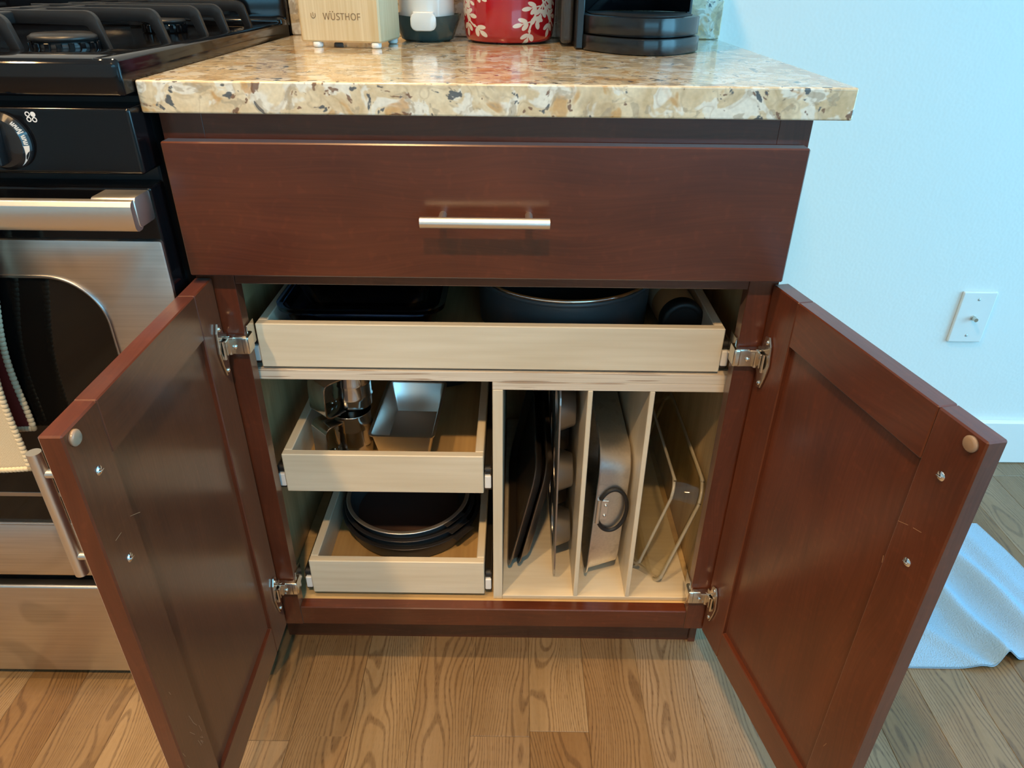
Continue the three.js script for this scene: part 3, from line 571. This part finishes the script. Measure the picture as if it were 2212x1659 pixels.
{
  const t = thing('coffee_maker', 'black single-cup coffee maker at the right end of the counter', 'coffee maker', [0.2145, CT, -0.43]);
  // plan view arcs are in local x, z; front of the base bulges towards +z
  const plan = (w, zb, zs, bulge, cx = 0) => { const s = new THREE.Shape(); s.moveTo(cx - w / 2, -zb); s.lineTo(cx + w / 2, -zb); s.lineTo(cx + w / 2, -zs); for (let i = 1; i < 24; i++) { const u = i / 24; s.lineTo(cx + w / 2 - w * u, -zs - bulge * Math.sin(Math.PI * u) ** 0.8); } s.lineTo(cx - w / 2, -zs); s.closePath(); return s; };
  const slabOf = (s, y0, y1, b = 0.001) => creased(ext(s, y1 - y0 - 2 * b, b).rotateX(-Math.PI / 2).translate(0, y0 + b, 0), 0.7);
  mesh('base', slabOf(plan(0.166, -0.10, 0.078, 0.082, 0), 0.0005, 0.0205, 0.0015), blackPlastic, t);
  mesh('drip_tray', slabOf(plan(0.165, -0.02, 0.066, 0.084, 0), 0.0215, 0.046, 0.002), blackPlastic, t);
  mesh('drip_grid', slabOf(plan(0.15, -0.01, 0.058, 0.078, 0), 0.0461, 0.0475, 0.0004), matteBlack, t);
  mesh('side_wall', rbox(-0.0955, -0.084, 0.0005, 0.26, -0.125, 0.072, 0.002, 2), blackPlastic, t);
  mesh('side_wall', rbox(0.084, 0.093, 0.0005, 0.26, -0.125, -0.03, 0.002, 2), blackPlastic, t);
  { const arc = []; for (let i = 0; i <= 24; i++) { const u = i / 24 * 2 - 1; arc.push([0.083 * u, -0.04 + 0.62 * Math.max(0, Math.abs(0.083 * u) - 0.028)]); }
    const s = new THREE.Shape(); arc.forEach(([a, b], i) => (i ? s.lineTo(a, -b) : s.moveTo(a, -b))); s.lineTo(0.083, 0.12); s.lineTo(-0.083, 0.12);
    mesh('column', slabOf(s, 0.0476, 0.26, 0.001), enamel, t); }
  mesh('brew_head', slabOf(plan(0.165, 0.02, 0.07, 0.075, 0), 0.175, 0.30, 0.004), blackPlastic, t);
  mesh('water_tank', rbox(-0.1155, -0.0965, 0.004, 0.27, -0.12, 0.028, 0.006, 3), phy({ color: lin(0.55, 0.55, 0.56), transmission: 0.9, thickness: 0.02, roughness: 0.12, ior: 1.45, attenuationColor: lin(0.35, 0.33, 0.33), attenuationDistance: 0.02 }), t, 'smoky clear water tank');
}
// ---------------------------------------------------------------- wall plate, towel on the floor
{
  const t = thing('coaxial_wall_plate', 'white cable outlet plate on the wall above the baseboard', 'wall plate', [1.02, 0.379, -0.6]);
  mesh('plate', rbox(-0.0365, 0.0365, -0.059, 0.059, 0.0002, 0.0068, 0.003, 3), whitePlastic, t);
  for (const y of [-0.042, 0.042]) mesh('screw', lathe([[0, 0.0082], [0.0024, 0.0078], [0.0032, 0.0066], [0, 0.0066]], 20).rotateX(Math.PI / 2).translate(0, y, 0), std({ color: lin(0.55, 0.56, 0.56), metalness: 0.7, roughness: 0.4 }), t, 'small slotted screw');
  mesh('connector', join(cyl(0.0055, 0.004, 6).rotateX(Math.PI / 2).translate(0, 0, 0.0085), cyl(0.0042, 0.012, 20).rotateX(Math.PI / 2).translate(0, 0, 0.0145)), nickel, t, 'brass-coloured cable connector');
}
{
  const n = 110, m = 96, pos = [], uv = [], idx = [], x0 = 0.52, x1 = 1.045, z0 = -0.36, z1 = 0.004;
  const hgt = (x, z) => {
    const e = sstep(0, 0.06, z1 - z);
    const G = (v, w) => Math.exp(-v * v / (w * w));
    const wob = 0.006 * Math.sin(z * 22) , f = sstep(-0.36, -0.24, z);
    let h = 0.004 + 0.024 * f * G(x - (0.957 + 0.28 * (z + 0.089)) - wob, 0.024) + 0.020 * sstep(-0.30, -0.14, z) * G(x - (0.876 + 0.25 * (z + 0.032)) - wob, 0.021);
    h += 0.008 * sstep(-0.26, -0.10, z) * G(x - (0.775 + 0.9 * (z + 0.06)) + wob, 0.022) + 0.006 * G(x - (1.012 + 0.1 * z), 0.02);
    h += 0.012 * G(x - 0.872, 0.011) * G(z, 0.05);
    h += 0.004 * (N(x * 14, z * 11, 2) + 0.4) * e;
    return Math.max(0.004, h);
  };
  for (let j = 0; j <= m; j++) for (let i = 0; i <= n; i++) {
    const a = i / n, b = j / m; let x = x0 + (x1 - x0) * a, z = z0 + (z1 - z0) * b;
    const dx = -0.02 * (1 - b) * a + 0.012 * Math.sin(b * 5) * a, dz = -0.034 * sstep(0.85, 0.93, x) * b + 0.014 * sstep(0.885, 0.9, x) * b;
    x += dx; z += dz; const y = hgt(x, z);
    pos.push(x, y, z); uv.push(x, z);
    if (i < n && j < m) { const k = j * (n + 1) + i; idx.push(k, k + n + 1, k + 1, k + 1, k + n + 1, k + n + 2); }
  }
  // underside and hem, 3 mm below
  const top = pos.length / 3; for (let k = 0; k < top; k++) { pos.push(pos[3 * k], Math.max(0.0006, pos[3 * k + 1] - 0.003), pos[3 * k + 2]); uv.push(uv[2 * k], uv[2 * k + 1]); }
  const under = idx.slice(); for (let k = 0; k < under.length; k += 3) idx.push(under[k] + top, under[k + 2] + top, under[k + 1] + top);
  const edge = (a, b) => idx.push(a, b, a + top, b, b + top, a + top);
  for (let i = 0; i < n; i++) { edge(i + 1, i); edge(m * (n + 1) + i, m * (n + 1) + i + 1); }
  for (let j = 0; j < m; j++) { edge(j * (n + 1), (j + 1) * (n + 1)); edge((j + 1) * (n + 1) + n, j * (n + 1) + n); }
  const g = new THREE.BufferGeometry(); g.setAttribute('position', new THREE.Float32BufferAttribute(pos, 3)); g.setAttribute('uv', new THREE.Float32BufferAttribute(uv, 2)); g.setIndex(idx); g.computeVertexNormals();
  const pile = tex(256, 256, grey((u, v) => 0.5 + wrapN(u, v, 70, 70, 3) * 0.5 + wrapN(u, v, 25, 25, 5) * 0.2), [0.14, 0.14], false);
  solo('floor_towel', g, std({ color: lin(0.27, 0.42, 0.57), roughness: 0.95, bumpMap: pile, bumpScale: 0.0012 }), 'rumpled light blue towel lying on the oak floor', 'towel');
}

// ---------------------------------------------------------------- gas range
{
  const XL = -1.1225, XR = -0.3605, XC = (XL + XR) / 2, ZF = 0.0445;
  const r = thing('gas_range', 'black and stainless gas range beside the cabinet', 'range', [XC, 0, 0]);
  const L = XL - XC, R = XR - XC;
  mesh('body', box(L + 0.003, R - 0.003, 0.03, 0.898, -0.585, 0.004, 0.002), matteBlack, r);
  mesh('cooktop', creased(join(rbox(L + 0.0008, R - 0.0008, 0.9, 0.9355, -0.06, ZF, 0.006, 4), rbox(L, L + 0.03, 0.9, 0.936, -0.57, ZF - 0.0005, 0.006, 4), rbox(R - 0.03, R, 0.9, 0.936, -0.57, ZF - 0.0005, 0.006, 4), box(L + 0.01, R - 0.01, 0.9, 0.929, -0.57, -0.03, 0.002)), 0.6), enamel, r, 'glossy black enamel cooktop');
  mesh('back_guard', creased(join(rbox(L, R, 0.905, 1.14, -0.598, -0.55, 0.006, 3), rbox(L, R, 0.925, 0.944, -0.56, -0.52, 0.008, 3)), 0.7), enamel, r, 'glossy black back guard');
  const cp = mesh('control_panel', rbox(L, R, 0.823, 0.89, 0.0, ZF, 0.004, 4), enamel, r, 'glossy black control panel');
  // knobs
  [-0.497, -0.62, -0.7415, -0.863, -0.986].forEach((kx, i) => {
    const k = mesh('knob', creased(lathe([[0.0, 0.0005], [0.029, 0.0005], [0.029, 0.004], [0.0245, 0.012], [0.019, 0.0135], [0.0, 0.0135]], 48).rotateX(Math.PI / 2), 0.5), blackPlastic, cp, 'black burner knob');
    k.position.set(kx - XC, 0.857, ZF);
    mesh('grip', creased(join(rbox(-0.0075, 0.0075, -0.021, 0.021, 0.012, 0.028, 0.003, 3)).rotateZ(-0.1), 0.8), blackPlastic, k);
    if (i === 0) {
      // printing on the bevel: a tapering crescent and a row of small strokes
      const sh = new THREE.Shape(), a0 = -1.05, a1 = -0.12; for (let q = 0; q <= 16; q++) { const a = a0 + (a1 - a0) * q / 16, rr = 0.0278; q ? sh.lineTo(rr * Math.cos(a), rr * Math.sin(a)) : sh.moveTo(rr * Math.cos(a), rr * Math.sin(a)); }
      for (let q = 16; q >= 0; q--) { const a = a0 + (a1 - a0) * q / 16, rr = 0.0278 - 0.003 * q / 16; sh.lineTo(rr * Math.cos(a), rr * Math.sin(a)); }
      const proj = (g) => { const p = g.attributes.position; for (let q = 0; q < p.count; q++) { const rr = Math.hypot(p.getX(q), p.getY(q)); p.setZ(q, 0.0043 + (0.029 - rr) / 0.0045 * 0.008); } return g; };
      const marks = [new THREE.ShapeGeometry(sh, 8)];
      for (let q = 0; q < 15; q++) { if (q === 6) continue; const a = -0.06 + q * 0.062, big = q === 7 || q === 8; marks.push(new THREE.PlaneGeometry(0.0011, big ? 0.0032 : 0.0022).rotateZ(0.4 * (q % 3 - 1)).translate(0, 0.0264, 0).rotateZ(a - Math.PI / 2)); }
      mesh('dial_print', proj(join(marks)), whitePrint, k, 'white printed dial marks');
    }
    const ic = [[0.0318, 0.0264, 1 - 1], [0.0374, 0.0262, 1], [0.032, 0.0213, 0], [0.0376, 0.021, 0]];
    mesh('burner_icon', join(ic.map(([x, y, f]) => (f ? new THREE.CircleGeometry(0.0026, 20) : new THREE.RingGeometry(0.0015, 0.0026, 20)).translate(x, y, 0.0003))), whitePrint, k, 'white four-ring burner symbol');
    mesh('index_mark', join(new THREE.PlaneGeometry(0.009, 0.0011).translate(0.0035, 0.0225, 0), new THREE.PlaneGeometry(0.0012, 0.006).rotateZ(0.08).translate(0.0045, 0.0257, 0)).translate(0, 0, 0.0003), whitePrint, k, 'white printed mark');
  });
  // oven door
  const dr = mesh('oven_door', rbox(L, R, 0.235, 0.8087, 0.006, 0.041, 0.003, 3), enamel, r, 'black oven door edge');
  const face = rrShape(L + 0.0005, R - 0.0005, 0.238, 0.75, 0.002); face.holes.push(rrShape(L + 0.0855, R - 0.0855, 0.338, 0.706, 0.06, THREE.Path));
  mesh('steel_face', metreUV(creased(ext(face, 0.0045, 0.0006, 16).translate(0, 0, 0.0412), 0.5), 0), steel, dr, 'brushed stainless door face');
  mesh('oven_window', ext(rrShape(L + 0.084, R - 0.084, 0.3365, 0.7075, 0.061), 0.0012, 0, 16).translate(0, 0, 0.0412), ovenGlass, dr, 'dark oven window glass');
  { const pts = rrShape(L + 0.0835, R - 0.0835, 0.336, 0.708, 0.062).getSpacedPoints(160).map((p) => V(p.x, p.y, 0.0462)); mesh('window_bead', tube(pts, 0.0018, 320, 8, true), rimMetal, dr, 'raised steel bead round the window'); }
  mesh('window_line', box(L + 0.09, R - 0.09, 0.383, 0.390, 0.0424, 0.0432, 0.0003), rimMetal, dr);
  { const prof = rrShape(0.066, 0.084, 0.7725, 0.805, 0.007);
    mesh('door_handle', creased(join(ext(prof, R - L - 0.006, 0, 8).rotateY(-Math.PI / 2).scale(1, 1, 1).translate(R - 0.003, 0, 0).scale(1, 1, 1), ext(rrShape(0.040, 0.074, 0.776, 0.806, 0.004), 0.044, 0.001, 6).rotateY(-Math.PI / 2).translate(R - 0.003, 0, 0), ext(rrShape(0.040, 0.074, 0.776, 0.806, 0.004), 0.044, 0.001, 6).rotateY(-Math.PI / 2).translate(L + 0.047, 0, 0)), 0.6), satin, dr, 'broad brushed steel door handle'); }
  mesh('warming_drawer', metreUV(creased(join(rbox(L, R, 0.022, 0.213, 0.006, 0.046, 0.004, 3)), 0.6), 0), steel, r, 'brushed stainless bottom drawer');
  for (const x of [L + 0.05, R - 0.05]) for (const z of [-0.5, -0.02]) mesh('foot', cyl(0.014, 0.029, 16).translate(x, 0.0147, z), matteBlack, r);
  // burners and grates
  for (const [bx, bz, br] of [[-0.482, -0.085, 0.034], [-0.50, -0.39, 0.03], [-0.98, -0.1, 0.04], [-0.98, -0.39, 0.03]]) {
    const b = mesh('burner', lathe([[0, 0.929], [br, 0.929], [br, 0.938], [br - 0.004, 0.941], [br + 0.001, 0.942], [br + 0.001, 0.946], [br - 0.004, 0.949], [0, 0.949]], 40).translate(bx - XC, 0, bz), castIron, r, 'black burner with cap');
    for (let q = 0; q < 18; q++) { const a = q / 18 * 2 * Math.PI; mesh('burner_tooth', box(-0.003, 0.003, 0.930, 0.9405, 0, 0.003, 0.0006).translate(0, 0, br - 0.001).rotateY(a).translate(bx - XC, 0, bz), enamel, b); }
  }
  const finger = (xa, xb, z, sgn) => { // bar along x ending in a rounded leg at xb
    const s = new THREE.Shape(); const t = 0.013, e = xb, R0 = 0.012, y1 = 0.969;
    s.moveTo(xa, y1); s.lineTo(e - sgn * R0, y1); s.quadraticCurveTo(e, y1, e + sgn * 0.002, y1 - R0); s.lineTo(e + sgn * 0.009, 0.9295); s.lineTo(e + sgn * 0.001, 0.9295); s.lineTo(e - sgn * 0.009, y1 - R0 - 0.004); s.quadraticCurveTo(e - sgn * 0.011, y1 - t, e - sgn * 0.018, y1 - t); s.lineTo(xa, y1 - t * 0.8); s.closePath();
    return ext(s, 0.006, 0.0012, 6).translate(-XC, 0, z - 0.003);
  };
  const gr = (xs) => mesh('grate', creased(join(xs), 0.6), castIron, r, 'black cast iron grate');
  gr([finger(-0.60, -0.515, -0.045, 1), finger(-0.60, -0.455, -0.115, 1), finger(-0.58, -0.415, -0.185, 1), finger(-0.62, -0.40, -0.275, 1), finger(-0.60, -0.39, -0.33, 1), finger(-0.6, -0.40, -0.46, 1),
    ...[-0.60, -0.552].map((x) => rbox(x - XC - 0.005, x - XC + 0.005, 0.956, 0.969, -0.5, -0.02, 0.002, 2)), ...[-0.5, -0.02].map((z) => rbox(-0.605 - XC, -0.55 - XC, 0.93, 0.968, z - 0.005, z + 0.005, 0.002, 2))]);
  gr([finger(-0.88, -0.97, -0.06, -1), finger(-0.88, -1.05, -0.15, -1), finger(-0.88, -1.07, -0.28, -1), finger(-0.88, -1.05, -0.42, -1), rbox(-0.88 - XC - 0.005, -0.88 - XC + 0.005, 0.93, 0.969, -0.5, -0.02, 0.002, 2)]);
}
{ // towel hung over the oven handle: front and back fall with a crocheted edge
  const t = thing('dish_towel', 'cream dish towel with crocheted edge hanging from the oven handle', 'dish towel');
  const sheet = (xr0, xr1, y0, y1, z, bend, xl) => { // right edge runs from xr0 at the top to xr1 at the bottom
    const n = 40, m = 44, pos = [], uv = [], idx = [];
    const P = (a, b) => { const xr = xr0 + (xr1 - xr0) * b + 0.006 * Math.sin(b * 7), x = xl + (xr - xl) * a, y = y1 + (y0 - y1) * b; return [x, y, z + bend * Math.sin(a * 9 + 0.8) * b + 0.004 * Math.sin(b * 5)]; };
    for (let s = 0; s < 2; s++) for (let j = 0; j <= m; j++) for (let i = 0; i <= n; i++) { const p = P(i / n, j / m); pos.push(p[0], p[1], p[2] - s * 0.003); uv.push(p[0], p[1]); }
    const K = (n + 1) * (m + 1), id = (s, i, j) => s * K + j * (n + 1) + i;
    for (let j = 0; j < m; j++) for (let i = 0; i < n; i++) { idx.push(id(0, i, j), id(0, i, j + 1), id(0, i + 1, j), id(0, i + 1, j), id(0, i, j + 1), id(0, i + 1, j + 1), id(1, i, j), id(1, i + 1, j), id(1, i, j + 1), id(1, i + 1, j), id(1, i + 1, j + 1), id(1, i, j + 1)); }
    for (let j = 0; j < m; j++) idx.push(id(0, n, j), id(0, n, j + 1), id(1, n, j), id(1, n, j), id(0, n, j + 1), id(1, n, j + 1));
    for (let i = 0; i < n; i++) idx.push(id(0, i, m), id(1, i, m), id(0, i + 1, m), id(0, i + 1, m), id(1, i, m), id(1, i + 1, m));
    const g = new THREE.BufferGeometry(); g.setAttribute('position', new THREE.Float32BufferAttribute(pos, 3)); g.setAttribute('uv', new THREE.Float32BufferAttribute(uv, 2)); g.setIndex(idx); g.computeVertexNormals();
    const hem = []; const beads = (a0, b0, a1, b1, k) => { for (let q = 0; q <= k; q++) { const p = P(a0 + (a1 - a0) * q / k, b0 + (b1 - b0) * q / k); hem.push(new THREE.IcosahedronGeometry(0.0042, 1).scale(1, 1.1, 0.9).translate(p[0], p[1], p[2] - 0.0015)); } };
    beads(1, 0, 1, 1, Math.round((y1 - y0) / 0.0062)); beads(1, 1, 0, 1, 42);
    return [g, join(hem)];
  };
  const cloth = tex(256, 256, (u, v) => { const k = 0.5 + 0.25 * Math.sin(u * 220) * Math.sin(v * 220) + wrapN(u, v, 60, 60, 4) * 0.4; return mix3([0.56, 0.46, 0.30], [0.70, 0.60, 0.42], clamp(k)); }, [0.1, 0.1]);
  const creamCloth = std({ map: cloth, roughness: 0.95, bumpMap: cloth, bumpScale: 0.0006 });
  const redCloth = std({ color: lin(0.16, 0.018, 0.016), roughness: 0.95 });
  const [f, fh] = sheet(-0.535, -0.576, 0.469, 0.806, 0.098, 0.003, -0.76), [b, bh] = sheet(-0.545, -0.584, 0.503, 0.806, 0.0585, 0.002, -0.75);
  mesh('front_fall', f, creamCloth, t); mesh('front_edging', fh, cream, t, 'cream crocheted edging');
  mesh('back_fall', b, redCloth, t, 'dark red inner side'); mesh('back_edging', bh, cream, t, 'cream crocheted edging');
  mesh('fold', creased(new THREE.CylinderGeometry(0.0212, 0.0212, 0.21, 24, 1, true, Math.PI / 2, Math.PI).rotateZ(Math.PI / 2).rotateX(0).scale(1, 0.35, 1).translate(-0.645, 0.806, 0.0765), 1), creamCloth, t);
}
renderer.render(scene, camera);
